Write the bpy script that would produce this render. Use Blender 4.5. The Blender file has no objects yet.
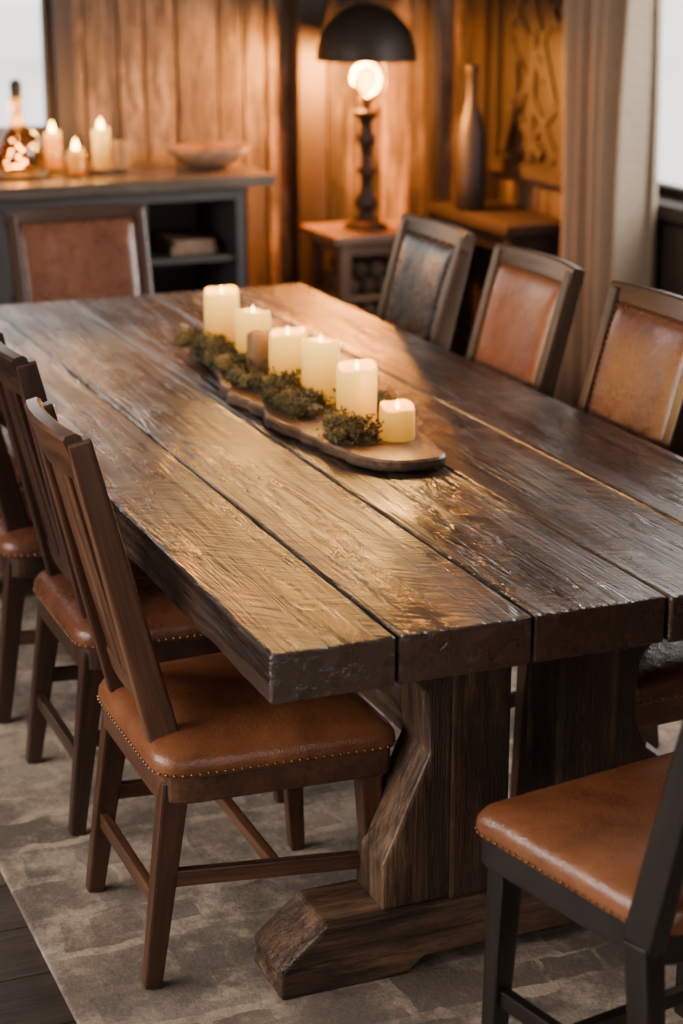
import bpy, bmesh, math, random
from mathutils import Vector, Matrix, noise
R=random.Random(7)
S=bpy.context.scene
COL=S.collection

# ------------------------------------------------------------------ helpers
class MB:
    def __init__(s): s.v=[];s.f=[];s.m=[];s.gc=[];s.r=[];s.sm=[]
    def add_bm(s,bm,mat=None,mi=0,axis=2,smooth=False,rnd=None,off=None):
        mat=mat or Matrix()
        if rnd is None: rnd=R.random()
        o=off if off is not None else (rnd*17.3,rnd*7.1,rnd*31)
        base=len(s.v); bm.verts.index_update()
        for v in bm.verts:
            c=v.co
            g=(c.x,c.y,c.z) if axis==2 else ((c.y,c.z,c.x) if axis==0 else (c.x,c.z,c.y))
            s.gc.append((g[0]+o[0],g[1]+o[1],g[2]+o[2])); s.v.append(tuple(mat@c))
        for f in bm.faces:
            s.f.append([base+v.index for v in f.verts]); s.m.append(mi); s.r.append(rnd); s.sm.append(smooth)
        bm.free()
    def raw(s,vs,fs,mi=0,smooth=True,rnd=0.5,mat=None):
        bm=bmesh.new(); L=[bm.verts.new(v) for v in vs]
        for f in fs:
            try: bm.faces.new([L[i] for i in f])
            except ValueError: pass
        s.add_bm(bm,mat,mi,2,smooth,rnd)
    def build(s,name,mats,parent=None,loc=(0,0,0),rz=0):
        me=bpy.data.meshes.new(name); me.from_pydata(s.v,[],s.f)
        for m in mats: me.materials.append(m)
        me.polygons.foreach_set('material_index',s.m)
        me.polygons.foreach_set('use_smooth',s.sm)
        a=me.attributes.new('gc','FLOAT_VECTOR','POINT'); a.data.foreach_set('vector',[c for g in s.gc for c in g])
        a=me.attributes.new('rnd','FLOAT','FACE'); a.data.foreach_set('value',s.r)
        me.update()
        o=bpy.data.objects.new(name,me); COL.objects.link(o)
        o.location=loc; o.rotation_euler=(0,0,rz)
        if parent: o.parent=parent
        return o
def empty(name,loc=(0,0,0),rz=0):
    o=bpy.data.objects.new(name,None); COL.objects.link(o); o.location=loc; o.rotation_euler=(0,0,rz); o.empty_display_size=.1
    return o
def bevel(bm,w,seg=2):
    if w>0: bmesh.ops.bevel(bm,geom=list(bm.edges),offset=w,segments=seg,profile=.6,affect='EDGES',clamp_overlap=True)
def box(mb,c,sz,mi=0,bev=.004,axis=2,M=None,rnd=None,seg=2,smooth=False):
    bm=bmesh.new(); bmesh.ops.create_cube(bm,size=1)
    for v in bm.verts: v.co=Vector((v.co.x*sz[0],v.co.y*sz[1],v.co.z*sz[2]))
    bevel(bm,bev,seg)
    m=Matrix.Translation(c)
    if M is not None: m=M@m
    mb.add_bm(bm,m,mi,axis,smooth,rnd)
def beam(mb,p0,p1,s0,s1=None,mi=0,bev=.005,M=None,xa=(1,0,0)):
    p0=Vector(p0);p1=Vector(p1); s1=s1 or s0
    z=(p1-p0); L=z.length; z.normalize(); x=Vector(xa); x=(x-z*x.dot(z)).normalized(); y=z.cross(x)
    bm=bmesh.new(); vs=[]
    for zz,s in ((0,s0),(L,s1)):
        for a,b in ((-1,-1),(1,-1),(1,1),(-1,1)): vs.append(bm.verts.new((a*s[0]/2,b*s[1]/2,zz)))
    bm.faces.new(vs[3::-1]); bm.faces.new(vs[4:])
    for i in range(4):
        j=(i+1)%4; bm.faces.new((vs[i],vs[j],vs[4+j],vs[4+i]))
    bevel(bm,bev)
    m=Matrix(((x.x,y.x,z.x,p0.x),(x.y,y.y,z.y,p0.y),(x.z,y.z,z.z,p0.z),(0,0,0,1)))
    if M is not None: m=M@m
    mb.add_bm(bm,m,mi,2)
def prism(mb,pts,t,M,mi=0,bev=.004,axis=0,rnd=None,seg=2):
    bm=bmesh.new(); a=[bm.verts.new((p[0],-t/2,p[1])) for p in pts]; b=[bm.verts.new((p[0],t/2,p[1])) for p in pts]
    bm.faces.new(a); bm.faces.new(b[::-1]); n=len(pts)
    for i in range(n):
        j=(i+1)%n; bm.faces.new((a[j],a[i],b[i],b[j]))
    bmesh.ops.recalc_face_normals(bm,faces=bm.faces)
    bevel(bm,bev,seg); mb.add_bm(bm,M,mi,axis,False,rnd)
def loft(mb,rings,M=None,mi=0,smooth=True,cap0=True,cap1=True,axis=2,rnd=None,closed=True):
    bm=bmesh.new(); L=[[bm.verts.new(p) for p in r] for r in rings]; n=len(L[0])
    for k in range(len(L)-1):
        for i in range(n if closed else n-1):
            j=(i+1)%n
            bm.faces.new((L[k][i],L[k][j],L[k+1][j],L[k+1][i]))
    if cap0: bm.faces.new(L[0][::-1])
    if cap1: bm.faces.new(L[-1])
    mb.add_bm(bm,M,mi,axis,smooth,rnd)
def lathe(mb,prof,c=(0,0,0),mi=0,n=32,smooth=True,cap0=True,cap1=True,wob=None,M=None):
    rings=[]
    for r,z in prof:
        ring=[]
        for i in range(n):
            t=2*math.pi*i/n; rr=r*(1+(wob(t,z) if wob else 0))
            ring.append((rr*math.cos(t)+c[0],rr*math.sin(t)+c[1],z+c[2]))
        rings.append(ring)
    loft(mb,rings,M,mi,smooth,cap0,cap1)

# ------------------------------------------------------------------ materials
class NT:
    def __init__(s,name):
        s.m=bpy.data.materials.new(name); s.m.use_nodes=True; s.t=s.m.node_tree; s.t.nodes.clear()
        s.out=s.t.nodes.new('ShaderNodeOutputMaterial'); s.b=s.n('ShaderNodeBsdfPrincipled'); s.l(s.b.outputs[0],s.out.inputs[0])
    def n(s,ty,ins=None,**kw):
        x=s.t.nodes.new(ty)
        for k,v in kw.items(): setattr(x,k,v)
        for k,v in (ins or {}).items(): s.set(x.inputs[k],v)
        return x
    def set(s,sock,v):
        if hasattr(v,'is_output'): s.t.links.new(v,sock)
        elif isinstance(v,bpy.types.Node): s.t.links.new(v.outputs[0],sock)
        else:
            if sock.type=='RGBA' and len(v)==3: v=(*v,1)
            sock.default_value=v
    def l(s,a,b): s.t.links.new(a,b)
    def noise(s,vec,scale,det=4,rough=.55,dist=0): return s.n('ShaderNodeTexNoise',{'Vector':vec,'Scale':scale,'Detail':det,'Roughness':rough,'Distortion':dist}).outputs[0]
    def map(s,vec,sc=(1,1,1),loc=(0,0,0),rot=(0,0,0)): return s.n('ShaderNodeMapping',{'Vector':vec,'Scale':sc,'Location':loc,'Rotation':rot}).outputs[0]
    def ramp(s,fac,stops):
        r=s.n('ShaderNodeValToRGB',{'Fac':fac}); e=r.color_ramp.elements
        while len(e)<len(stops): e.new(.5)
        for i,(p,c) in enumerate(stops):
            e[i].position=p; e[i].color=(*c,1) if not isinstance(c,(int,float)) else (c,c,c,1)
        return r.outputs[0]
    def math(s,op,a,b=0.5,clamp=False):
        m=s.n('ShaderNodeMath',operation=op,use_clamp=clamp); s.set(m.inputs[0],a); s.set(m.inputs[1],b); return m.outputs[0]
    def mix(s,f,a,b,mode='MIX'):
        m=s.n('ShaderNodeMix',data_type='RGBA',blend_type=mode); s.set(m.inputs[0],f); s.set(m.inputs[6],a); s.set(m.inputs[7],b); return m.outputs[2]
    def attr(s,name,o=1): return s.n('ShaderNodeAttribute',attribute_name=name).outputs[o]
    def bump(s,h,st,dist=.01,nrm=None):
        b=s.n('ShaderNodeBump',{'Height':h,'Strength':st,'Distance':dist})
        if nrm is not None: s.l(nrm,b.inputs['Normal'])
        return b.outputs[0]
    def grey(s,v):
        cc=s.n('ShaderNodeCombineColor'); [s.l(v,cc.inputs[i]) for i in range(3)]; return cc.outputs[0]
    def knots(s,gc,sx,sy,thr=.16):
        d=s.n('ShaderNodeTexVoronoi',{'Vector':s.map(gc,(sx,sx,sy)),'Scale':1.0,'Randomness':1.}).outputs[0]
        return s.ramp(d,[(thr*.35,1.),(thr,0.)])
def wood(name,dark,mid,light,rough=(.35,.6),bump=.25,var=.3,gs=1.0,spec=.5,weather=0,crack=0,bd=.006):
    t=NT(name); gc=t.attr('gc',1); rnd=t.attr('rnd',2)
    n1=t.noise(t.map(gc,(14*gs,14*gs,1.1*gs)),1.0,6,.6,.8)
    n2=t.noise(t.map(gc,(120*gs,120*gs,4*gs)),1.0,3,.6)
    n3=t.noise(gc,2.3,3,.6)
    c=t.ramp(n1,[(.28,dark),(.5,mid),(.74,light)])
    c=t.mix(t.math('MULTIPLY',t.ramp(n2,[(.35,1.),(.6,0.)]),.5),c,tuple(x*.45 for x in dark))
    c=t.mix(.55,c,t.ramp(n3,[(.3,.55),(.7,1.)]),'MULTIPLY')
    h=t.math('ADD',t.math('MULTIPLY',n2,.4),n1)
    if weather:
        wn=t.noise(t.map(gc,(6*gs,6*gs,2.2*gs)),1.0,7,.72)
        c=t.mix(t.math('MULTIPLY',t.ramp(wn,[(.42,1.),(.56,0.)]),weather),c,tuple(x*.5 for x in dark))
        c=t.mix(t.math('MULTIPLY',t.ramp(t.noise(t.map(gc,(9*gs,9*gs,1.6*gs),(5,3,9)),1.0,6,.75),[(.52,0.),(.66,1.)]),weather*.7),c,tuple(min(1,x*1.5) for x in light))
        h=t.math('ADD',h,t.math('MULTIPLY',wn,2.5*weather))
    if crack:
        cn=t.noise(t.map(gc,(26*gs,26*gs,.9*gs),(2,2,2)),1.0,4,.6,.5)
        cr=t.ramp(t.math('ABSOLUTE',t.math('SUBTRACT',cn,.5)),[(.004,1.),(.016,0.)])
        cm=t.ramp(t.noise(t.map(gc,(4,4,1.2),(8,1,1)),1.0,2),[(.48,0.),(.56,1.)])
        cr=t.math('MULTIPLY',cr,cm)
        k=t.knots(gc,5.5,2.4,.15)
        c=t.mix(t.math('MULTIPLY',t.math('MAXIMUM',cr,k),crack),c,tuple(x*.25 for x in dark))
        h=t.math('SUBTRACT',h,t.math('MULTIPLY',cr,1.6))
    v=t.math('ADD',t.math('MULTIPLY',rnd,var*2),1-var)
    c=t.mix(1.0,c,t.grey(v),'MULTIPLY')
    t.set(t.b.inputs['Base Color'],c)
    t.set(t.b.inputs['Roughness'],t.math('ADD',t.math('MULTIPLY',n1,rough[1]-rough[0]),rough[0]))
    t.set(t.b.inputs['Specular IOR Level'],spec)
    t.set(t.b.inputs['Normal'],t.bump(h,bump,bd))
    return t.m
def simple(name,col,rough=.5,metal=0,emit=None,es=0,var=.15,bump=0,bs=60):
    t=NT(name); co=t.n('ShaderNodeTexCoord').outputs['Object']
    n=t.noise(co,12,3); c=t.mix(1.0,col,t.ramp(n,[(.3,1-var),(.7,1.)]),'MULTIPLY')
    t.set(t.b.inputs['Base Color'],c); t.set(t.b.inputs['Roughness'],rough); t.set(t.b.inputs['Metallic'],metal)
    if emit: t.set(t.b.inputs['Emission Color'],emit); t.set(t.b.inputs['Emission Strength'],es)
    if bump: t.set(t.b.inputs['Normal'],t.bump(t.noise(co,bs,4),bump,.004))
    return t.m
def leather(name,a,b,rough=.36):
    t=NT(name); co=t.n('ShaderNodeTexCoord').outputs['Object']
    n=t.noise(co,6,6,.65,.6); n2=t.noise(co,30,4,.6)
    c=t.ramp(n,[(.3,a),(.68,b)]); c=t.mix(.4,c,t.ramp(n2,[(.3,.55),(.65,1.)]),'MULTIPLY')
    t.set(t.b.inputs['Base Color'],c)
    t.set(t.b.inputs['Roughness'],t.math('ADD',t.math('MULTIPLY',n2,.24),rough-.16))
    vo=t.n('ShaderNodeTexVoronoi',{'Vector':co,'Scale':260})
    h=t.math('ADD',t.math('MULTIPLY',vo.outputs[0],.25),t.math('MULTIPLY',t.noise(co,11,5),2.8))
    t.set(t.b.inputs['Normal'],t.bump(h,.3,.006))
    return t.m

def table_mat():
    t=NT('reclaimed_table_wood'); gc=t.attr('gc',1); rnd=t.attr('rnd',2)
    nr=t.n('ShaderNodeNewGeometry').outputs['Normal']; sp=t.n('ShaderNodeSeparateXYZ',{0:nr})
    up=t.math('GREATER_THAN',sp.outputs[2],.7); end=t.math('GREATER_THAN',t.math('ABSOLUTE',sp.outputs[1]),.7)
    g1=t.noise(t.map(gc,(10,10,.8)),1.0,8,.62,1.4)
    g2=t.noise(t.map(gc,(70,70,1.6)),1.0,5,.68,.3)
    g3=t.noise(t.map(gc,(32,32,1.0),(3,3,3)),1.0,5,.6,.8)
    base=t.ramp(g1,[(.26,(.018,.009,.007)),(.44,(.053,.027,.018)),(.58,(.094,.050,.034)),(.78,(.17,.102,.073))])
    base=t.mix(t.math('MULTIPLY',t.ramp(g2,[(.42,1.),(.56,0.)]),.8),base,(.006,.004,.003))
    base=t.mix(t.math('MULTIPLY',t.ramp(g3,[(.38,1.),(.48,0.)]),.7),base,(.009,.005,.004))
    blot=t.noise(t.map(gc,(5,5,1.4),(4,4,4)),1.0,5,.6)
    base=t.mix(t.math('MULTIPLY',t.ramp(blot,[(.40,1.),(.54,0.)]),.55),base,(.013,.007,.006))
    base=t.mix(1.,base,t.grey(t.math('ADD',t.math('MULTIPLY',rnd,.6),.7)),'MULTIPLY')
    # hewn / saw strokes running diagonally across the boards
    def saw(ang,sc,moff,lo):
        v=t.map(t.map(gc,(1,1,1),(0,0,0),(0,ang,0)),(1.,1.,.10))
        w=t.noise(t.map(v,(sc,1,sc)),1.0,2,.5,.15)
        w=t.ramp(w,[(.46,0.),(.56,1.)])
        m=t.ramp(t.noise(t.map(gc,(4.5,4.5,2.0),moff),1.0,4,.6,.6),[(lo,0.),(lo+.09,1.)])
        return t.math('MULTIPLY',w,m)
    k=t.math('ADD',saw(.85,105,(3,1,2),.48),saw(1.25,85,(9,4,7),.50),True)
    k=t.math('MULTIPLY',k,up)
    kd=t.math('MULTIPLY',saw(.95,95,(14,2,5),.46),up)
    def crack(sx,sy,off,w,lo):
        cn=t.noise(t.map(gc,(sx,sx,sy),off),1.0,4,.6,.6)
        c=t.ramp(t.math('ABSOLUTE',t.math('SUBTRACT',cn,.5)),[(w*.3,1.),(w,0.)])
        return t.math('MULTIPLY',c,t.ramp(t.noise(t.map(gc,(5,5,1.3),(off[0]+6,1,1)),1.0,3),[(lo,0.),(lo+.06,1.)]))
    cr=t.math('MAXIMUM',crack(20,.7,(2,2,2),.020,.47),crack(9,.45,(7,5,1),.010,.45))
    kn=t.math('MULTIPLY',t.knots(gc,4.6,2.0,.13),up)
    eg=t.n('ShaderNodeTexWave',{'Vector':t.map(gc,(1,1,0),(-.1,.45,0)),'Scale':14,'Distortion':3.0,'Detail':3,'Detail Scale':3},wave_type='RINGS',rings_direction='Z').outputs[1]
    eg=t.math('MULTIPLY',eg,end)
    col=t.mix(t.math('MULTIPLY',k,.42),base,(.25,.18,.14))
    col=t.mix(t.math('MULTIPLY',kd,.55),col,(.008,.005,.004))
    col=t.mix(t.math('MULTIPLY',t.math('MAXIMUM',cr,kn),.95),col,(.003,.002,.002))
    col=t.mix(t.math('MULTIPLY',eg,.4),col,(.02,.012,.009))
    col=t.mix(t.math('MULTIPLY',end,.35),col,(.13,.08,.055))
    t.set(t.b.inputs['Base Color'],col)
    r=t.math('ADD',t.math('MULTIPLY',t.noise(t.map(gc,(14,14,1.6)),1.,5,.6),.60),-.01)
    t.set(t.b.inputs['Roughness'],r); t.set(t.b.inputs['Specular IOR Level'],.8)
    h=t.math('ADD',t.math('MULTIPLY',g1,.9),t.math('MULTIPLY',g2,.9)); h=t.math('ADD',h,t.math('MULTIPLY',g3,.9)); h=t.math('ADD',h,t.math('MULTIPLY',k,.30)); h=t.math('SUBTRACT',h,t.math('MULTIPLY',kd,.25))
    h=t.math('SUBTRACT',h,t.math('MULTIPLY',t.math('MAXIMUM',cr,t.math('MULTIPLY',kn,.5)),1.2)); h=t.math('ADD',h,t.math('MULTIPLY',blot,.9)); h=t.math('ADD',h,t.math('MULTIPLY',eg,.06))
    t.set(t.b.inputs['Normal'],t.bump(h,t.math('SUBTRACT',.52,t.math('MULTIPLY',end,.22)),.006))
    return t.m
M_table=table_mat()
M_base=wood('weathered_base_wood',(.034,.018,.011),(.115,.060,.034),(.24,.138,.08),(.36,.64),.65,.2,weather=.85,crack=.9,bd=.009)
M_walnut=wood('walnut',(.036,.015,.008),(.10,.042,.021),(.18,.083,.045),(.24,.44),.15,.15,weather=.25)
M_walnut2=wood('dark_walnut',(.022,.010,.006),(.050,.023,.015),(.095,.046,.028),(.24,.44),.15,.15,weather=.2)
M_greyoak=wood('greyed_oak',(.045,.029,.021),(.10,.067,.048),(.17,.12,.088),(.33,.5),.15,.15,weather=.3)
M_ebony=wood('ebonised_wood',(.006,.004,.004),(.013,.009,.007),(.027,.018,.014),(.3,.45),.1,.15)
M_wall=wood('rustic_wall_planks',(.038,.024,.016),(.125,.080,.053),(.26,.18,.125),(.5,.8),.7,.42,.7,weather=.9,crack=.85,bd=.012)
M_post=wood('dark_timber',(.010,.006,.004),(.022,.012,.008),(.045,.026,.017),(.5,.7),.4,.2)
M_panel=wood('carved_oak',(.007,.0045,.003),(.017,.010,.007),(.034,.021,.015),(.5,.7),.4,.4,weather=.3)
M_floor=wood('dark_floor_boards',(.026,.018,.014),(.06,.042,.033),(.11,.08,.062),(.3,.5),.3,.3,weather=.4)
M_board=wood('live_edge_wood',(.11,.05,.023),(.27,.14,.072),(.44,.255,.142),(.35,.55),.2,.1,1.3,weather=.4)
M_bark=wood('board_edge_bark',(.035,.02,.011),(.12,.062,.033),(.25,.14,.078),(.6,.85),.9,.2,3,weather=.5)
M_log=wood('firewood_bark',(.02,.012,.008),(.06,.035,.02),(.13,.08,.045),(.8,.95),.8,.3,3)
M_side=wood('honey_wood',(.06,.028,.013),(.14,.068,.032),(.23,.125,.06),(.4,.6),.2,.2,weather=.3)
M_cab=simple('charcoal_paint',(.036,.035,.035),.45,bump=.15)
M_cabtop=wood('sideboard_top',(.05,.038,.03),(.10,.078,.062),(.17,.135,.105),(.2,.35),.15,.2)
L_tan=leather('tan_leather',(.14,.045,.017),(.265,.096,.039),.36)
L_brn=leather('brown_leather',(.070,.024,.013),(.155,.055,.028),.33)
L_blk=leather('black_leather',(.011,.010,.010),(.028,.025,.023),.3)
M_brass=simple('aged_brass_nails',(.28,.18,.09),.35,1)
M_iron=simple('dark_iron',(.022,.016,.012),.5,.5,bump=.3,bs=30)
M_shade_in=simple('gilt_shade_lining',(.6,.32,.1),.5,.2)
M_ceil=simple('ceiling_plaster',(.26,.21,.16),.9)
M_ceramic=simple('dark_glazed_clay',(.008,.005,.004),.5)
M_bowl=wood('turned_bowl_wood',(.12,.065,.04),(.24,.14,.085),(.36,.23,.15),(.4,.6),.1,.1)
M_wick=simple('wick',(.02,.015,.01),.9)
def emis(name,c,s):
    t=NT(name); e=t.n('ShaderNodeEmission',{'Color':c,'Strength':s}); t.l(e.outputs[0],t.out.inputs[0]); return t.m
M_flame=emis('flame',(1,.74,.30),14)
M_flame2=emis('tall_flame',(1,.50,.08),45)
M_fairy=emis('fairy_light',(1,.48,.09),60)
M_bulb=emis('edison_bulb',(1,.46,.06),20)
def wax(name,c,top,bot,es):
    t=NT(name); co=t.n('ShaderNodeTexCoord').outputs['Object']
    n=t.noise(co,25,3); z=t.n('ShaderNodeSeparateXYZ',{0:co}).outputs[2]
    t.set(t.b.inputs['Base Color'],t.mix(1.,c,t.ramp(n,[(.3,.82),(.7,1.)]),'MULTIPLY'))
    t.set(t.b.inputs['Subsurface Weight'],.3); t.set(t.b.inputs['Subsurface Radius'],(.04,.02,.008)); t.set(t.b.inputs['Subsurface Scale'],.5)
    t.set(t.b.inputs['Roughness'],.5); t.set(t.b.inputs['Specular IOR Level'],.3)
    # wick light glowing through the wax is painted as emission, stronger toward the top
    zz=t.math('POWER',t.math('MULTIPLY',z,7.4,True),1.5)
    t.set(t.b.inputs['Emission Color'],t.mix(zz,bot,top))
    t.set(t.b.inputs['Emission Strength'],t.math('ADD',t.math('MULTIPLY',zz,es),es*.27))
    t.set(t.b.inputs['Normal'],t.bump(n,.2,.004)); return t.m
M_wax=wax('glow_painted_wax',(.30,.165,.035),(1,.63,.10),(1,.40,.025),2.1)
M_waxdim=wax('twine_wrapped_wax',(.20,.12,.06),(1,.5,.2),(1,.4,.1),.1)
def glass(name,tint,mixf=.05,rough=.03):
    t=NT(name); tr=t.n('ShaderNodeBsdfTransparent',{'Color':tint}); g=t.n('ShaderNodeBsdfGlossy',{'Color':(1,1,1),'Roughness':rough})
    m=t.n('ShaderNodeMixShader'); fc=t.n('ShaderNodeLayerWeight',{'Blend':.5}).outputs['Facing']
    t.l(t.math('ADD',t.math('MULTIPLY',t.math('POWER',fc,4.),.5),mixf,True),m.inputs[0]); t.l(tr.outputs[0],m.inputs[1]); t.l(g.outputs[0],m.inputs[2]); t.l(m.outputs[0],t.out.inputs[0]); return t.m
M_pane=glass('window_glass',(1,1,1),.02)
M_amber=glass('amber_glass',(.92,.60,.26),.05)
M_clear=glass('clear_glass',(1,.86,.62),.03)
def moss_mat():
    t=NT('moss_green'); rnd=t.attr('rnd',2)
    t.set(t.b.inputs['Base Color'],t.ramp(rnd,[(0,(.022,.022,.007)),(.45,(.060,.056,.016)),(.75,(.145,.11,.036)),(1,(.20,.105,.05))])); t.set(t.b.inputs['Roughness'],.8); return t.m
M_moss=moss_mat()
def curtain_mat():
    t=NT('linen'); co=t.n('ShaderNodeTexCoord').outputs['Object']
    n=t.noise(t.map(co,(1,300,300)),1.,2); c=t.ramp(n,[(.3,(.20,.152,.108)),(.7,(.30,.235,.172))])
    t.set(t.b.inputs['Base Color'],c); t.set(t.b.inputs['Roughness'],.9); t.set(t.b.inputs['Sheen Weight'],.1)
    return t.m
M_curt=curtain_mat()
def rug_mat():
    t=NT('distressed_rug'); co=t.n('ShaderNodeTexCoord').outputs['Object']
    wc=t.mix(.07,co,t.n('ShaderNodeTexNoise',{'Vector':co,'Scale':7,'Detail':6}).outputs[1])
    def brick(sc,bw,rh,off):
        return t.n('ShaderNodeTexBrick',{'Vector':t.map(wc,(1,1,1),off),'Scale':sc,'Mortar Size':.03,'Color1':(0,0,0),'Color2':(1,1,1),'Mortar':(.5,.5,.5),'Brick Width':bw,'Row Height':rh}).outputs[0]
    p=t.ramp(brick(2.6,.8,.34,(0,0,0)),[(0,(.085,.06,.045)),(.4,(.33,.245,.18)),(.55,(.49,.385,.29)),(.85,(.115,.092,.078)),(1,(.29,.185,.12))])
    p2=t.ramp(brick(6.0,.6,.5,(.3,.7,0)),[(0,(.115,.085,.066)),(.5,(.48,.38,.285)),(1,(.23,.18,.14))])
    c=t.mix(t.ramp(t.noise(co,2.2,5,.6),[(.46,0.),(.54,1.)]),p,p2)
    c=t.mix(t.ramp(t.noise(co,4.2,9,.78),[(.52,0.),(.64,.8)]),c,(.54,.43,.325))
    c=t.mix(t.ramp(t.noise(t.map(co,(1,1,1),(5,5,5)),3.2,9,.8),[(.45,0.),(.56,.8)]),c,(.105,.080,.063))
    fine=t.noise(co,110,3,.7)
    c=t.mix(.4,c,t.ramp(fine,[(.3,.45),(.65,1.)]),'MULTIPLY')
    t.set(t.b.inputs['Base Color'],c); t.set(t.b.inputs['Roughness'],.95); t.set(t.b.inputs['Sheen Weight'],.05)
    t.set(t.b.inputs['Normal'],t.bump(t.math('ADD',fine,t.math('MULTIPLY',t.noise(co,9,4),.4)),.45,.006)); return t.m
M_rug=rug_mat()

# ------------------------------------------------------------------ room
XL,XR,YB,YF,H=-2.9,2.75,4.75,-4.6,2.75
mb=MB(); y=YF
while y<YB:
    w=.17; x=XL-R.random()*1.2
    while x<XR:
        L=1.5+R.random()*.8; x0=max(x,XL); x1=min(x+L,XR)
        if x1-x0>.05: box(mb,((x0+x1)/2,min(y+w/2,YB),-.015),(x1-x0-.003,w-.003,.03),bev=.0015,axis=0,seg=1)
        x+=L
    y+=w
mb.build('floor',[M_floor])
mb=MB(); box(mb,((XL+XR)/2,(YF+YB)/2,H+.03),(XR-XL+.4,YB-YF+.4,.06),bev=0); mb.build('ceiling',[M_ceil])

def plank_wall(name,axis,pos,a0,a1,openings,out,wr=(.09,.17)):
    mb=MB(); a=a0
    def put(s0,s1,z0,z1,dep,rnd):
        if s1-s0<.01 or z1-z0<.01: return
        c=(s0+s1)/2; t=.03
        p=pos+out*(t/2-dep)
        if axis=='x': box(mb,(c,p,(z0+z1)/2),(s1-s0-.009,t,z1-z0-.002),bev=.004,axis=2,rnd=rnd)
        else: box(mb,(p,c,(z0+z1)/2),(t,s1-s0-.009,z1-z0-.002),bev=.004,axis=2,rnd=rnd)
    cuts=sorted({o[0] for o in openings}|{o[1] for o in openings}|{a1})
    while a<a1-1e-4:
        w=wr[0]+R.random()*(wr[1]-wr[0]); b=min(a+w,a1)
        for c in cuts:
            if a+1e-4<c<b: b=c;break
        dep=R.random()*.018; rnd=R.random(); m=(a+b)/2
        hit=[o for o in openings if o[0]<m<o[1]]
        if hit:
            put(a,b,0,hit[0][2],dep,rnd); put(a,b,hit[0][3],H,dep,R.random())
        else: put(a,b,0,H,dep,rnd)
        a=b
    last=a0
    def back(s0,s1,z0,z1):
        if s1-s0<.01 or z1-z0<.01: return
        c=(s0+s1)/2;p=pos+out*.08
        if axis=='x': box(mb,(c,p,(z0+z1)/2),(s1-s0,.1,z1-z0),bev=0,mi=1)
        else: box(mb,(p,c,(z0+z1)/2),(.1,s1-s0,z1-z0),bev=0,mi=1)
    for o in sorted(openings):
        back(last,o[0],0,H); back(o[0],o[1],0,o[2]); back(o[0],o[1],o[3],H); last=o[1]
    back(last,a1,0,H)
    return mb.build(name,[M_wall,M_post])
W1=(-.60,.90,1.0,2.35); W2=(1.3,3.90,.84,2.35); W_ADD_L=(-2.6,2.6,.9,2.4); W_ADD_F=(-1.6,1.9,.9,2.4)  # left and front openings are added out of view to brighten the room
plank_wall('wall_back','x',YB,XL,XR,[W1],1)
plank_wall('wall_right','y',XR,YF,YB,[W2],1)
plank_wall('wall_left','y',XL,YF,YB,[W_ADD_L],-1)
plank_wall('wall_front','x',YF,XL,XR,[W_ADD_F],-1)
def window(name,axis,pos,o,out,nm=2,fw=.07):
    mb=MB(); a0,a1,z0,z1=o
    def b(s0,s1,zz0,zz1,t,d,mi=0,bev=.004):
        c=(s0+s1)/2;p=pos+out*d
        if axis=='x': box(mb,(c,p,(zz0+zz1)/2),(s1-s0,t,zz1-zz0),mi,bev,axis=0 if (s1-s0)>(zz1-zz0) else 2)
        else: box(mb,(p,c,(zz0+zz1)/2),(t,s1-s0,zz1-zz0),mi,bev,axis=1 if (s1-s0)>(zz1-zz0) else 2)
    b(a0-fw,a0,z0-fw*.5,z1+fw,.06,.0); b(a1,a1+fw,z0-fw*.5,z1+fw,.06,.0)
    b(a0,a1,z1,z1+fw,.06,.0); b(a0-fw-.02,a1+fw+.01,z0-.05,z0,.12,-.02)
    b(a0,a0+.03,z0,z1,.05,.06); b(a1-.03,a1,z0,z1,.05,.06); b(a0,a1,z0,z0+.04,.05,.06); b(a0,a1,z1-.04,z1,.05,.06)
    for i in range(1,nm): c=a0+(a1-a0)*i/nm; b(c-.02,c+.02,z0,z1,.05,.06)
    p=pos+out*.09
    V=[(a0,p,z0),(a1,p,z0),(a1,p,z1),(a0,p,z1)] if axis=='x' else [(p,a0,z0),(p,a1,z0),(p,a1,z1),(p,a0,z1)]
    mb.raw(V,[(0,1,2,3)],1,False)
    return mb.build(name,[M_post,M_pane])
window('window_1','x',YB,W1,1,2); window('window_2','y',XR,W2,1,2); window('added_window_left','y',XL,W_ADD_L,-1,4); window('added_window_front','x',YF,W_ADD_F,-1,3)
mb=MB(); box(mb,(1.90,YB-.05,H/2),(.12,.12,H-.002),bev=.01); box(mb,(XR-.05,YB-.05,H/2),(.1,.1,H-.002),bev=.01); box(mb,(2.46,YB-.03,H/2),(.05,.06,H-.002),bev=.006)
mb.build('trim_1',[M_post])
mb=MB(); box(mb,((XL+XR)/2,YB-.012,.07),(XR-XL-.3,.02,.14),axis=0); mb.build('baseboard_back',[M_post])
mb=MB(); box(mb,(XR-.012,0,.07),(.02,YB-YF-.3,.14),axis=1); mb.build('baseboard_right',[M_post])
mb=MB(); box(mb,(XR-.03,2.45,.42),(.05,2.4,.70),axis=1,bev=.01)
for yy in (1.3,2.0,2.7,3.4): box(mb,(XR-.06,yy,.42),(.02,.09,.66),bev=.004)
mb.build('trim_2',[M_post])

mb=MB(); box(mb,(.80,1.3,.006),(2.07,4.8,.012),bev=.004)
mb.build('area_rug',[M_rug])

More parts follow.
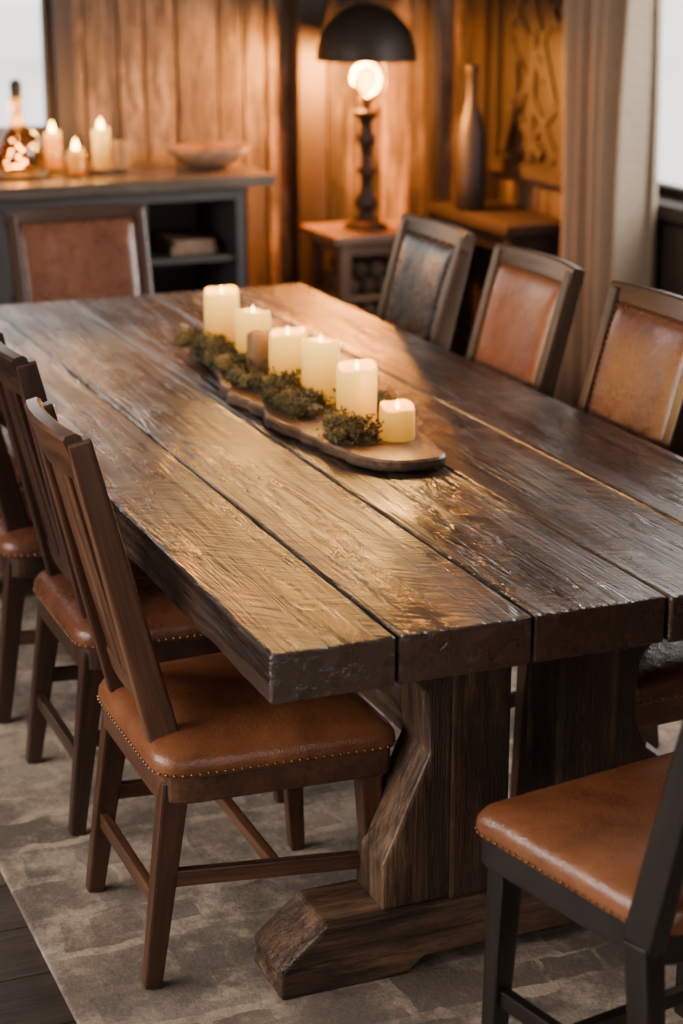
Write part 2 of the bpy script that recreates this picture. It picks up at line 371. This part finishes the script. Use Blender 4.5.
# ------------------------------------------------------------------ table
TW,TL,TZ,TT=1.15,2.83,.74,.08
tab=empty('dining_table',(0,0,0))
mb=MB(); cuts=[0,.204,.434,.674,.90,1.15]
for i in range(len(cuts)-1):
    x0,x1=cuts[i]+.0014,cuts[i+1]-.0014; n=90
    y0=-.005+R.random()*.010; y1=TL+(R.random()-.5)*.012; dz=(R.random()-.5)*.002
    rings=[]; b=.005
    def prof(yy,inset,ins2):
        N=noise.noise
        jl=N(Vector((i*7.1,yy*6,0)))*.003+N(Vector((i*7.1,yy*28,3)))*.0014; jr=N(Vector((i*7.1+50,yy*6,0)))*.003+N(Vector((i*7.1+9,yy*28,3)))*.0014
        if 0<i: jl=abs(jl)*.7
        if i<len(cuts)-2: jr=-abs(jr)*.7
        X0=x0+jl+ins2; X1=x1+jr-ins2; top=TZ+dz-ins2; bot=TZ-TT+ins2
        bl=b*(1+.6*N(Vector((i,yy*14,5)))); br=b*(1+.6*N(Vector((i,yy*14,9))))
        pts=[(X0,yy,bot+bl),(X0+.0012*N(Vector((yy*9,i,1))),yy,(top+bot)/2),(X0,yy,top-bl),(X0+bl*.35,yy,top-bl*.35)]
        for q in range(9):
            f=q/8; xx=X0+bl+(X1-br-X0-bl)*f
            pts.append((xx,yy,top+(0.0014*N(Vector((xx*16,yy*5,i*3)))-.0006 if 0<q<8 else 0)))
        pts+=[(X1-br*.35,yy,top-br*.35),(X1,yy,top-br),(X1,yy,(top+bot)/2),(X1,yy,bot+br),(X1-br,yy,bot),(X0+bl,yy,bot)]
        return pts
    rings.append(prof(y0,b,b*.8)); rings.append(prof(y0+b*.35,b*.3,b*.3)); rings.append(prof(y0+b,0,0))
    for k in range(1,n): rings.append(prof(y0+(y1-y0)*k/n,0,0))
    rings.append(prof(y1-b,0,0)); rings.append(prof(y1,b,b))
    bm=bmesh.new(); L=[[bm.verts.new(p) for p in r] for r in rings]; m=len(rings[0])
    for k in range(len(L)-1):
        for q in range(m): bm.faces.new((L[k][q],L[k][(q+1)%m],L[k+1][(q+1)%m],L[k+1][q]))
    bm.faces.new(L[0][::-1]); bm.faces.new(L[-1])
    bmesh.ops.recalc_face_normals(bm,faces=bm.faces)
    mb.add_bm(bm,None,0,1,False,[.5,.75,.35,.55,.4][i],off=(i*.013,i*1.3,i*.07))
mb.build('tabletop',[M_table],tab)
mb=MB()
for yc in (.305,TL-.36):
    M=Matrix.Translation((TW/2,yc,0))
    foot=[(-.475,0),(-.24,0),(-.21,.028),(.21,.028),(.24,0),(.475,0),(.475,.055),(.39,.125),(-.39,.125),(-.475,.055)]
    foot=[(p[0],p[1]+.0125) for p in foot]
    prism(mb,foot,.14,M,bev=.006)
    for sx in (-1,1):
        box(mb,(sx*.105,0,.136+.262),(.11,.13,.522),bev=.006,M=M)
        pts=[(-.155,.655),(-.275,.655),(-.275,.60),(-.205,.53),(-.198,.42),(-.285,.225),(-.285,.1385),(-.155,.1385)]
        pts=[(sx*p[0],p[1]) for p in pts]
        if sx>0: pts=pts[::-1]
        prism(mb,pts,.12,M,bev=.006,axis=2)
    box(mb,(0,0,.635),(.8,.1,.046),bev=.004,axis=0,M=M@Matrix.Translation((0,.12,0)))
box(mb,(TW/2,TL/2,.30),(.08,TL-.9,.12),bev=.006,axis=1)
mb.build('trestle_base',[M_base],tab)

# ------------------------------------------------------------------ chairs
def outline(wb,wf,d,r,n=7):
    P=[(-wb/2,-d/2),(wb/2,-d/2),(wf/2,d/2),(-wf/2,d/2)]; out=[]
    rr=[r*1.7,r*1.7,r,r]
    for i in range(4):
        p=Vector(P[i]);a=(Vector(P[i-1])-p).normalized();b=(Vector(P[(i+1)%4])-p).normalized(); q=rr[i]
        s=p+a*q;e=p+b*q
        for k in range(n+1):
            t=k/n; out.append((1-t)**2*s+2*t*(1-t)*p+t*t*e)
        nxt=Vector(P[(i+1)%4]); q2=rr[(i+1)%4]; e2=nxt+(p-nxt).normalized()*q2
        for k in range(1,6): out.append(e.lerp(e2,k/6))
    return out
def walk(pts,step,closed=True):
    res=[]; n=len(pts); acc=0
    for i in range(n if closed else n-1):
        a=Vector(pts[i]);b=Vector(pts[(i+1)%n]); L=(b-a).length
        while acc<L: res.append(a.lerp(b,acc/L)); acc+=step
        acc-=L
    return res
def nail(mb,p,r=.0042):
    bm=bmesh.new(); bmesh.ops.create_icosphere(bm,subdivisions=1,radius=r); mb.add_bm(bm,Matrix.Translation(p),0,2,True,.5)
def arc_rail(mb,x0,x1,zb,zt,th,bow,M,mi=0,n=14,arch=0,y0=0,tilt=0):
    rings=[];w=(x1-x0)
    for k in range(n+1):
        t=k/n; x=x0+w*t; u=2*t-1; yb=y0-bow*(1-u*u); z1=zt+arch*(1-u*u); h=th/2; c=.006
        rings.append([(x,yb-h,zb+c),(x,yb-h+c,zb),(x,yb+h-c,zb),(x,yb+h,zb+c),(x,yb+h-tilt,z1-c),(x,yb+h-c-tilt,z1),(x,yb-h+c-tilt,z1),(x,yb-h-tilt,z1-c)])
    bm=bmesh.new(); L=[[bm.verts.new(p) for p in r] for r in rings]
    for k in range(n):
        for q in range(8): bm.faces.new((L[k][q],L[k][(q+1)%8],L[k+1][(q+1)%8],L[k+1][q]))
    bm.faces.new(L[0]); bm.faces.new(L[-1]); bmesh.ops.recalc_face_normals(bm,faces=bm.faces)
    mb.add_bm(bm,M,mi,0)
def chair(loc,rz,style,wm,lm,top=.98,bw=.178,d=.44,sz=0,lk=.145,by=0):
    """sz lowers/raises the seat; d seat depth; bw half width of back; by moves the back forward"""
    root=empty('dining_chair',(loc[0],loc[1],.013),rz)
    fr=MB(); wb,wf=.41,.46
    O=outline(wb,wf,d,.035)
    def ring(s,z): return [(p.x*s,p.y*s,z+sz) for p in O]
    loft(fr,[ring(.97,.365),ring(.985,.369),ring(.985,.414)],smooth=False,axis=0)
    yf,yb_=d/2-.045,-(d/2-.035)
    for sx in (-1,1):
        beam(fr,(sx*.195,yf,.40+sz),(sx*.200,yf+.02,0),(.042,.042),(.027,.029))
        beam(fr,(sx*max(bw+.002,.17),yb_,.40+sz),(sx*max(bw+.005,.185),yb_-.055,0),(.036,.050),(.027,.032))
        beam(fr,(sx*.196,yf+.01,.17),(sx*max(bw+.004,.182),yb_-.03,.20),(.018,.030),bev=.003)
    beam(fr,(-max(bw,.182),yb_-.035,.15),(max(bw,.182),yb_-.035,.15),(.030,.018),bev=.003,xa=(0,0,1))
    beam(fr,(-.190,.0,.185),(.190,.0,.185),(.024,.018),bev=.003,xa=(0,0,1))
    zb0=.42+sz
    lean=math.atan2(lk,top-zb0); Lb=(top-zb0)/math.cos(lean)
    B=Matrix.Translation((0,yb_-.005+by,zb0))@Matrix.Rotation(lean,4,'X')
    for sx in (-1,1):
        beam(fr,(sx*bw,0,-.03),(sx*(bw+.006),0,Lb-.012),(.032,.058),(.030,.040),M=B)
    if style=='slat':
        arc_rail(fr,-bw-.014,bw+.014,Lb-.085,Lb+.002,.030,.014,B,arch=.006,tilt=.010)
        arc_rail(fr,-bw,bw,.09,.135,.022,.008,B)
        for i in range(4):
            x=(-1+i*2/3)*(bw-.042); u=x/bw; yt=-.014*(1-u*u); yl=-.008*(1-u*u)
            beam(fr,(x,yl,.12),(x*1.04,yt,Lb-.07),(.042,.013),(.044,.013),bev=.003,M=B)
    else:
        arc_rail(fr,-bw-.026,bw+.026,Lb-.045,Lb,.034,.022,B,arch=.008)
        arc_rail(fr,-bw,bw,.10,.14,.024,.02,B)
        pad=MB(); x0=bw-.008; z0=.135; z1=Lb-.040; nx,nz=18,22
        def P(u,w,side):
            x=x0*u; z=(z0+z1)/2+(z1-z0)/2*w; e=max(0,(1-abs(u)**5))*max(0,(1-abs(w)**6))
            yb=-.022*(1-(u*.9)**2)
            return (x,yb+(.012+.026*e**.6 if side else -.012-.004*e**.6),z)
        V=[];F=[]
        for s in (1,0):
            for j in range(nz+1):
                for i in range(nx+1): V.append(P(2*i/nx-1,2*j/nz-1,s))
        N1=(nx+1)*(nz+1); ix=lambda s,i,j:(0 if s else N1)+j*(nx+1)+i
        for j in range(nz):
            for i in range(nx):
                F.append((ix(1,i+1,j),ix(1,i,j),ix(1,i,j+1),ix(1,i+1,j+1))); F.append((ix(0,i,j),ix(0,i+1,j),ix(0,i+1,j+1),ix(0,i,j+1)))
        per=[(i,0) for i in range(nx)]+[(nx,j) for j in range(nz)]+[(i,nz) for i in range(nx,0,-1)]+[(0,j) for j in range(nz,0,-1)]
        for k in range(len(per)):
            a=per[k];b=per[(k+1)%len(per)]; F.append((ix(1,*a),ix(1,*b),ix(0,*b),ix(0,*a)))
        pad.raw(V,F,0,True,.5,B); pad.build('back_cushion',[lm],root)
        nb=MB(); xx=x0-.009
        loop=[(-xx,z0+.01),(xx,z0+.01),(xx,z1-.01),(-xx,z1-.01)]
        for p in walk(loop,.015):
            u=p.x/x0; yb=-.022*(1-(u*.9)**2)+.017; nail(nb,B@Vector((p.x,yb+.004,p.y)),.0034)
        nb.build('back_nailheads',[M_brass],root)
    fr.build('frame',[wm],root)
    st=MB(); rings=[]
    for s,z in ((.985,.412),(1.010,.416),(1.018,.428),(1.012,.441),(.98,.453),(.92,.461),(.78,.468),(.55,.472),(.25,.474),(.05,.474)):
        rings.append(ring(s,z))
    loft(st,rings); st.build('seat_cushion',[lm],root)
    nb=MB()
    for p in walk([(q.x*1.018,q.y*1.018) for q in O],.0145): nail(nb,Vector((p.x,p.y,.421+sz)),.0030)
    nb.build('seat_nailheads',[M_brass],root)
    return root
R90=math.pi/2
chair((.140,.550),-R90,'slat',M_walnut,L_tan,top=.975,bw=.118,sz=-.026,lk=.138,d=.42,by=.012)
chair((.178,1.16),-R90,'slat',M_walnut2,L_brn,top=.975,bw=.135,sz=-.02,lk=.130,by=.03)
chair((.165,1.77),-R90,'slat',M_walnut2,L_brn,top=.975,bw=.135,sz=-.02,lk=.130,by=.03)
chair((.165,2.38),-R90,'slat',M_walnut2,L_brn,top=.975,bw=.140,sz=-.02,lk=.140)
for yc,wm,lm in ((.50,M_walnut,L_brn),(1.08,M_walnut2,L_brn),(1.66,M_greyoak,L_tan),(2.24,M_greyoak,L_blk)): chair((.985,yc),R90,'pad',wm,lm,top=.975)
chair((.61,3.08),math.pi,'pad',M_walnut2,L_brn,top=.905,bw=.20)
chair((.540,-.262),math.radians(9),'pad',M_ebony,L_tan,bw=.20,d=.40,sz=.026,top=1.0)

# ------------------------------------------------------------------ centrepiece
mb=MB(); n=160; rings=[]
def bo(t,s):
    x=math.cos(t);y=math.sin(t)
    ww=.140+.018*math.sin(y*5+1)+.022*noise.noise(Vector((x*2,y*4,1)))+.022*noise.noise(Vector((x*6,y*12,4)))-.012*max(0,y)
    return Vector((.605+.02*math.sin(y*3)+ww*s*(abs(x)**.60)*(1 if x>0 else -1), 1.43+.63*y*(1-(1-s)*.2)+.014*noise.noise(Vector((x*3,y*3,8)))))
for s,z in ((.90,.7425),(.99,.745),(1.0,.753),(.99,.762),(.965,.767)):
    rings.append([(*bo(2*math.pi*i/n,s+.03*noise.noise(Vector((i*.3,z*80,0)))),z) for i in range(n)])
loft(mb,rings[:4],mi=1,cap1=False,cap0=True,axis=1); loft(mb,[rings[3],rings[4]],mi=0,cap0=False,axis=1,smooth=False)
mb.build('live_edge_serving_board',[M_board,M_bark])
def candle(x,y,z,r,h,lit=True,power=.5,mat=None,big=False):
    root=empty('pillar_candle',(x,y,z)); ph=R.random()*6
    mb=MB(); dip=.012+R.random()*.006
    wob=lambda t,zz:.015*math.sin(3*t+ph)*(zz/h)+.01*math.sin(7*t+ph+zz*30)
    prof=[(r*.96,0),(r,.004)]+[(r*(1+.008*math.sin(k*2.1+ph)),h*k/6) for k in range(1,6)]+[(r*.99,h-.008),(r*.955,h-.001),(r*.90,h),(r*.83,h-.003),(r*.72,h-dip*.8),(r*.4,h-dip),(r*.1,h-dip)]
    rings=[]
    for rr,zz in prof:
        ring=[]
        for i in range(40):
            t=2*math.pi*i/40; q=rr*(1+wob(t,zz)); lip=.005*math.sin(t+ph)+.0028*math.sin(3*t+ph) if zz>h*.9 and rr>r*.75 else 0
            ring.append((q*math.cos(t),q*math.sin(t),zz+lip))
        rings.append(ring)
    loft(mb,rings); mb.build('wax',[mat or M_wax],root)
    mb=MB(); lathe(mb,[(.0012,h-dip-.002),(.0012,h-.001)],n=8); mb.build('wick',[M_wick],root)
    if lit:
        mb=MB(); k=2.8 if big else 1.2; f0=0 if big else -.005
        lathe(mb,[(.001,h+f0-.004),(.0034*k,h+f0),(.0040*k,h+f0+.004*k),(.0026*k,h+f0+.009*k),(.0006,h+f0+.014*k)],n=12); mb.build('flame',[M_flame2 if big else M_flame],root)
        l=bpy.data.lights.new('candle_light','POINT'); l.energy=power; l.color=(1,.48,.12); l.shadow_soft_size=.02
        lo=bpy.data.objects.new('candle_light',l); COL.objects.link(lo); lo.parent=root; lo.location=(0,0,h+.035)
    return root
bz=.7675
CS=[(.60,1.96,.043,.136),(.605,1.745,.042,.124),(.600,1.50,.043,.120),(.610,1.325,.041,.134),(.60,1.10,.042,.125),(.632,.965,.036,.068)]
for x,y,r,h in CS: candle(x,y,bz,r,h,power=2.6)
candle(.575,1.62,bz,.030,.10,False,mat=M_waxdim)
mb=MB()
cs=[(x,y,r+.004) for x,y,r,h in CS]+[(.575,1.62,.034)]
for i in range(21000):
    y=.93+R.random()*1.07; s=-1 if R.random()<.60 else 1
    x=.603+s*(.02+abs(R.gauss(0,.047)))
    if abs(x-.603)>.128: continue
    if y<1.02 and x>.585: continue
    dens=noise.noise(Vector((x*13,y*10,0)))
    if dens<-.19: continue
    if any((x-a)**2+(y-b)**2<(c+.004)**2 for a,b,c in cs): continue
    z=bz+.002+R.random()**1.6*.038*(1+dens)
    L=.004+R.random()*.009; w=.0015+R.random()*.0022
    d=Vector((R.gauss(0,1),R.gauss(0,1),R.random()*1.3)).normalized(); sd=d.cross(Vector((R.random(),R.random(),R.random()))).normalized()
    p=Vector((x,y,z)); mb.raw([p-sd*w*.4,p+d*L*.5-sd*w,p+d*L,p+d*L*.5+sd*w],[(0,1,2,3)],0,False,R.random())
for i in range(260):
    y=.97+R.random()*1.02; s=-1 if R.random()<.66 else 1; x=.603+s*(.035+R.random()*.075)
    if y<1.04 and x>.60: continue
    if noise.noise(Vector((x*13,y*10,0)))<-.14: continue
    rr=.010+R.random()*.015
    if any((x-a)**2+(y-b)**2<(c+rr+.002)**2 for a,b,c in cs): continue
    bm=bmesh.new(); bmesh.ops.create_icosphere(bm,subdivisions=3,radius=rr)
    for v in bm.verts: v.co*=1+.45*noise.noise(v.co*220+Vector((i,0,0)))
    for v in bm.verts: v.co.z*=.75
    mb.add_bm(bm,Matrix.Translation((x,y,bz+rr*.8+.002)),0,2,False,R.random()*.75)
mb.build('moss_garland',[M_moss])

# ------------------------------------------------------------------ sideboard + decor
sb=empty('sideboard',(0,0,0)); mb=MB()
cx0,cx1,cy0,cy1,ct=-.6,1.45,4.18,4.70,.86
box(mb,((cx0-.05+1.55)/2,(4.12+4.72)/2,.88),(1.55-cx0+.05,.60,.04),mi=1,bev=.005,axis=0)
def cb(x0,x1,y0,y1,z0,z1,mi=0,bev=.003): box(mb,((x0+x1)/2,(y0+y1)/2,(z0+z1)/2),(x1-x0,y1-y0,z1-z0),mi,bev)
cb(cx0,cx1,cy1-.02,cy1,.06,ct); cb(cx1-.035,cx1,cy0,cy1-.02,0,ct); cb(cx0,cx0+.035,cy0,cy1-.02,0,ct)
cb(cx0+.035,cx1-.035,cy0+.01,cy1-.02,.06,.10); cb(cx0+.035,cx1-.035,cy0,cy0+.03,ct-.05,ct)
cb(1.04,1.075,cy0,cy1-.02,.1,ct-.05); cb(1.075,cx1-.035,cy0+.02,cy1-.02,.58,.60); cb(1.075,cx1-.035,cy0+.02,cy1-.02,.34,.36)
for a,b in ((cx0+.04,.19),(.2,.61),(.62,1.035)):
    cb(a,b,cy0-.005,cy0+.02,.11,ct-.055); cb(a+.05,b-.05,cy0-.012,cy0-.004,.17,ct-.115)
    lathe(mb,[(.008,0),(.014,.004),(.014,.01),(.004,.014)],M=Matrix.Translation((b-.03,cy0-.005,.5))@Matrix.Rotation(R90,4,'X'),n=12,mi=2)
mb.build('cabinet_body',[M_cab,M_cabtop,M_brass],sb)
mb=MB()
for i in range(2): box(mb,(1.28,4.40,.6015+.0125+i*.0255),(.18-.02*i,.26,.025),bev=.003)
mb.build('book_stack',[M_bowl])
mb=MB(); lathe(mb,[(.05,0),(.09,.01),(.135,.04),(.165,.075),(.158,.079),(.12,.045),(.08,.02),(.02,.012)],wob=lambda t,z:.04*math.sin(2*t)+.03*math.sin(5*t),n=40)
mb.build('wooden_bowl',[M_bowl],loc=(1.39,4.42,.90))
dc=empty('amber_decanter',(.67,4.42,.90)); mb=MB()
lathe(mb,[(.10,0),(.115,.006),(.115,.012),(.10,.014)],mi=1); lathe(mb,[(.06,.015),(.080,.03),(.085,.09),(.066,.15),(.030,.185),(.022,.21),(.020,.27),(.026,.275),(.026,.285)],cap1=False); lathe(mb,[(.018,.28),(.022,.30),(.024,.33),(.012,.345),(.002,.348)],mi=1)
mb.build('decanter_glass',[M_amber,M_ceramic],dc)
mb=MB()
for i in range(20):
    bm=bmesh.new(); bmesh.ops.create_icosphere(bm,subdivisions=1,radius=.0042); t=R.random()*6.28; r=R.random()*.06; mb.add_bm(bm,Matrix.Translation((r*math.cos(t),r*math.sin(t),.03+R.random()*.10)),0,2,True)
mb.build('fairy_lights',[M_fairy],dc)
l=bpy.data.lights.new('decanter_glow','POINT'); l.energy=7; l.color=(1,.45,.11); l.shadow_soft_size=.04
lo=bpy.data.objects.new('decanter_glow',l); COL.objects.link(lo); lo.parent=dc; lo.location=(0,0,.17)
def votive(x,y,rg,hg,hc,rc):
    root=empty('candle_holder',(x,y,.90)); mb=MB()
    lathe(mb,[(rg*.9,0),(rg,.005),(rg,hg),(rg-.004,hg),(rg-.004,.01),(.01,.008)]); mb.build('glass_cup',[M_clear],root)
    c=candle(0,0,.01,rc,hc,power=3.5,big=True); c.parent=root; c.name='votive_candle'
votive(.82,4.52,.042,.13,.135,.03); votive(.865,4.36,.040,.08,.085,.028)
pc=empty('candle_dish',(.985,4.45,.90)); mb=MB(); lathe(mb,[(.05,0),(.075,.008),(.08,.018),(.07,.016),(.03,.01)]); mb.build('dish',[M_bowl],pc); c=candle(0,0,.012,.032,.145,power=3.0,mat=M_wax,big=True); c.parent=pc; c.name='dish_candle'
c=candle(.06,-.05,0.012,.026,.10,False,mat=M_waxdim); c.parent=pc; c.name='dish_candle_small'

# ------------------------------------------------------------------ side table + lamp
lx,ly=2.0,4.33
st=empty('side_table',(lx,ly,0)); mb=MB()
box(mb,(0,0,.632),(.42,.38,.036),bev=.008,axis=0)
for sx in (-1,1):
    for sy in (-1,1): beam(mb,(sx*.15,sy*.14,.614),(sx*.16,sy*.15,0),(.045,.045),(.04,.04))
    box(mb,(sx*.152,0,.59),(.02,.26,.04),axis=1)
box(mb,(0,-.143,.59),(.28,.02,.04),axis=0); box(mb,(0,0,.18),(.33,.31,.022),axis=0); box(mb,(0,0,.40),(.31,.29,.022),axis=0)
mb.build('table_frame',[M_side],st)
mb=MB()
for zb,rows in ((.411,2),(.191,3)):
    for j in range(rows):
        for i in range(4-j%2):
            x=-.105+i*.07+(j%2)*.035; z=zb+.034+j*.060
            lathe(mb,[(.031,-.12),(.033,-.11),(.032,.11),(.030,.12)],n=12,wob=lambda t,zz:.06*math.sin(3*t+i),M=Matrix.Translation((x,0,z))@Matrix.Rotation(R90,4,'X'))
mb.build('firewood',[M_log],st)
lamp=empty('table_lamp',(lx,ly,.65)); mb=MB()
lathe(mb,[(.085,0),(.088,.012),(.06,.025),(.035,.04),(.028,.06),(.045,.085),(.05,.10),(.03,.125),(.024,.15),(.024,.20),(.038,.215),(.038,.225),(.022,.24),(.020,.30),(.034,.325),(.040,.345),(.026,.365),(.022,.40),(.034,.42),(.052,.435),(.056,.445),(.03,.45),(.02,.452),(.02,.475),(.022,.50),(.012,.502)],n=28)
for sx in (-1,1):
    pts=[(sx*.02,.45),(sx*.06,.49),(sx*.085,.56),(sx*.07,.64),(0,.70)]
    for a,b in zip(pts[:-1],pts[1:]): beam(mb,(a[0],0,a[1]),(b[0],0,b[1]),(.004,.004),bev=.001,xa=(0,1,0))
dome=[]
for k in range(13):
    t=k/12*math.pi/2; dome.append((.192*math.cos(t)+.0005,.645+.20*math.sin(t)))
lathe(mb,[(.194,.635)]+dome[:-1]+[(.01,.846)],n=40,cap0=False,cap1=False)
lathe(mb,[(.008,.69),(.012,.84),(.014,.86),(.004,.875)],n=12)
mb.build('lamp_base_and_shade',[M_iron],lamp)
mb=MB(); lathe(mb,[(.19,.637)]+[(r*.975,z-.004) for r,z in dome[:-1]],n=40,cap0=False,cap1=False); mb.build('shade_lining',[M_shade_in],lamp)
mb=MB(); lathe(mb,[(.010,.510),(.018,.52),(.034,.545),(.038,.565),(.031,.59),(.010,.605),(.002,.607)],n=20); mb.build('bulb_filament',[M_bulb],lamp)
mb=MB(); lathe(mb,[(.018,.50),(.03,.512),(.052,.540),(.058,.57),(.048,.603),(.024,.620),(.004,.624)],n=24); mb.build('bulb_glass',[M_clear],lamp)
l=bpy.data.lights.new('lamp_light','POINT'); l.energy=210; l.color=(1,.36,.06); l.shadow_soft_size=.05
lo=bpy.data.objects.new('lamp_light',l); COL.objects.link(lo); lo.parent=lamp; lo.location=(.0,.075,.59)

# ------------------------------------------------------------------ corner console, bottle, carved panel, curtain
mb=MB(); box(mb,(XR-.17,4.33,.66),(.30,.72,.04),axis=1,bev=.006); box(mb,(XR-.15,4.33,.60),(.24,.64,.08),axis=1)
for yy in (4.02,4.64):
    for xx in (XR-.28,XR-.05): beam(mb,(xx,yy,.64),(xx,yy,0),(.045,.045))
mb.build('console_table',[M_panel])
mb=MB(); lathe(mb,[(.055,0),(.062,.01),(.064,.12),(.060,.30),(.042,.37),(.024,.42),(.02,.45),(.02,.54),(.028,.55),(.028,.57),(.02,.572)])
mb.build('clay_bottle',[M_ceramic],loc=(2.49,4.42,.68))
mb=MB(); px=XR-.03; y0,y1,z0,z1=4.0,4.64,.81,1.95
box(mb,(px,(y0+y1)/2,(z0+z1)/2),(.03,y1-y0,z1-z0))
for yy in (y0+.03,y1-.03): box(mb,(px-.025,yy,(z0+z1)/2),(.03,.06,z1-z0))
for zz in (z0+.03,z1-.03): box(mb,(px-.026,(y0+y1)/2,zz),(.03,y1-y0,.06),axis=1)
for a in ((4.1,.9,4.5,1.35),(4.54,.9,4.12,1.5),(4.3,.88,4.3,1.9),(4.1,1.4,4.5,1.85),(4.5,1.4,4.15,1.8),(4.2,.9,4.5,1.1),(4.4,.9,4.1,1.1),(4.2,1.2,4.5,1.5),(4.12,1.1,4.4,1.7)):
    beam(mb,(px-.018-R.random()*.008,a[0],a[1]),(px-.018,a[2],a[3]),(.05,.02),(.03,.016),bev=.006,xa=(0,1,0))
mb.build('carved_wall_panel',[M_panel])
mb=MB(); rings=[]; ny=140
for zi in range(15):
    z=.02+2.43*zi/14; row=[]
    for i in range(ny+1):
        t=i/ny; sp=1-.12*math.sin(math.pi*zi/14); yy=3.23+(.60*t-.3)*sp+.3
        row.append((XR-.16+.062*math.sin(t*math.pi*2*5.5+.5*math.sin(z*1.6))+.016*math.sin(t*31+z*1.5),yy+.016*math.sin(t*22+z),z))
    rings.append(row)
loft(mb,rings,closed=False,cap0=False,cap1=False)
cu=mb.build('linen_curtain',[M_curt]); sm=cu.modifiers.new('th','SOLIDIFY'); sm.thickness=.004
mb=MB(); lathe(mb,[(.014,0),(.014,3.1)],M=Matrix.Translation((XR-.16,1.0,2.49))@Matrix.Rotation(-R90,4,'X'),n=14)
for yy in (1.1,4.0): box(mb,(XR-.08,yy,2.49),(.17,.02,.02))
mb.build('curtain_rod',[M_iron])

# ------------------------------------------------------------------ exterior
mb=MB(); box(mb,(0,0,-.6),(120,120,.5),bev=0); mb.build('ground_outside',[simple('snowy_ground',(.8,.8,.8),.9)])
mb=MB()
for i in range(14):
    t=i/14*6.28+.3; d=30; box(mb,(d*math.cos(t),d*math.sin(t),.3+R.random()*.8),(5+3*R.random(),5,2+2*R.random()),bev=.1)
mb.build('distant_buildings',[simple('distant_stone',(.5,.5,.52),.9)])

# ------------------------------------------------------------------ lights
def area(name,loc,rot,sx,sy,e,c):
    l=bpy.data.lights.new(name,'AREA'); l.shape='RECTANGLE'; l.size=sx; l.size_y=sy; l.energy=e; l.color=c
    o=bpy.data.objects.new(name,l); COL.objects.link(o); o.location=loc; o.rotation_euler=rot
area('added_fill_left',(XL-.25,0.8,1.65),(0,-R90,0),1.4,3.0,165,(1,.90,.80))  # added fill light outside the unseen left wall opening
area('daylight_right',(XR+.3,2.0,1.6),(0,R90,0),1.4,1.4,150,(1,.94,.88))
w=bpy.data.worlds.new('world'); S.world=w; w.use_nodes=True; nt=w.node_tree
bg=nt.nodes['Background']; bg.inputs[0].default_value=(1.0,.94,.87,1); bg.inputs[1].default_value=3.6

# ------------------------------------------------------------------ camera
cam=bpy.data.cameras.new('cam'); co=bpy.data.objects.new('camera',cam); COL.objects.link(co); S.camera=co
cam.sensor_fit='VERTICAL'; cam.sensor_height=36; cam.sensor_width=24; cam.lens=36*1876/1024
co.location=(-.871,-2.386,1.74); co.rotation_euler=(math.radians(90-17.1),0,-math.radians(22.4))
cam.dof.use_dof=True; cam.dof.focus_distance=3.2; cam.dof.aperture_fstop=2.8
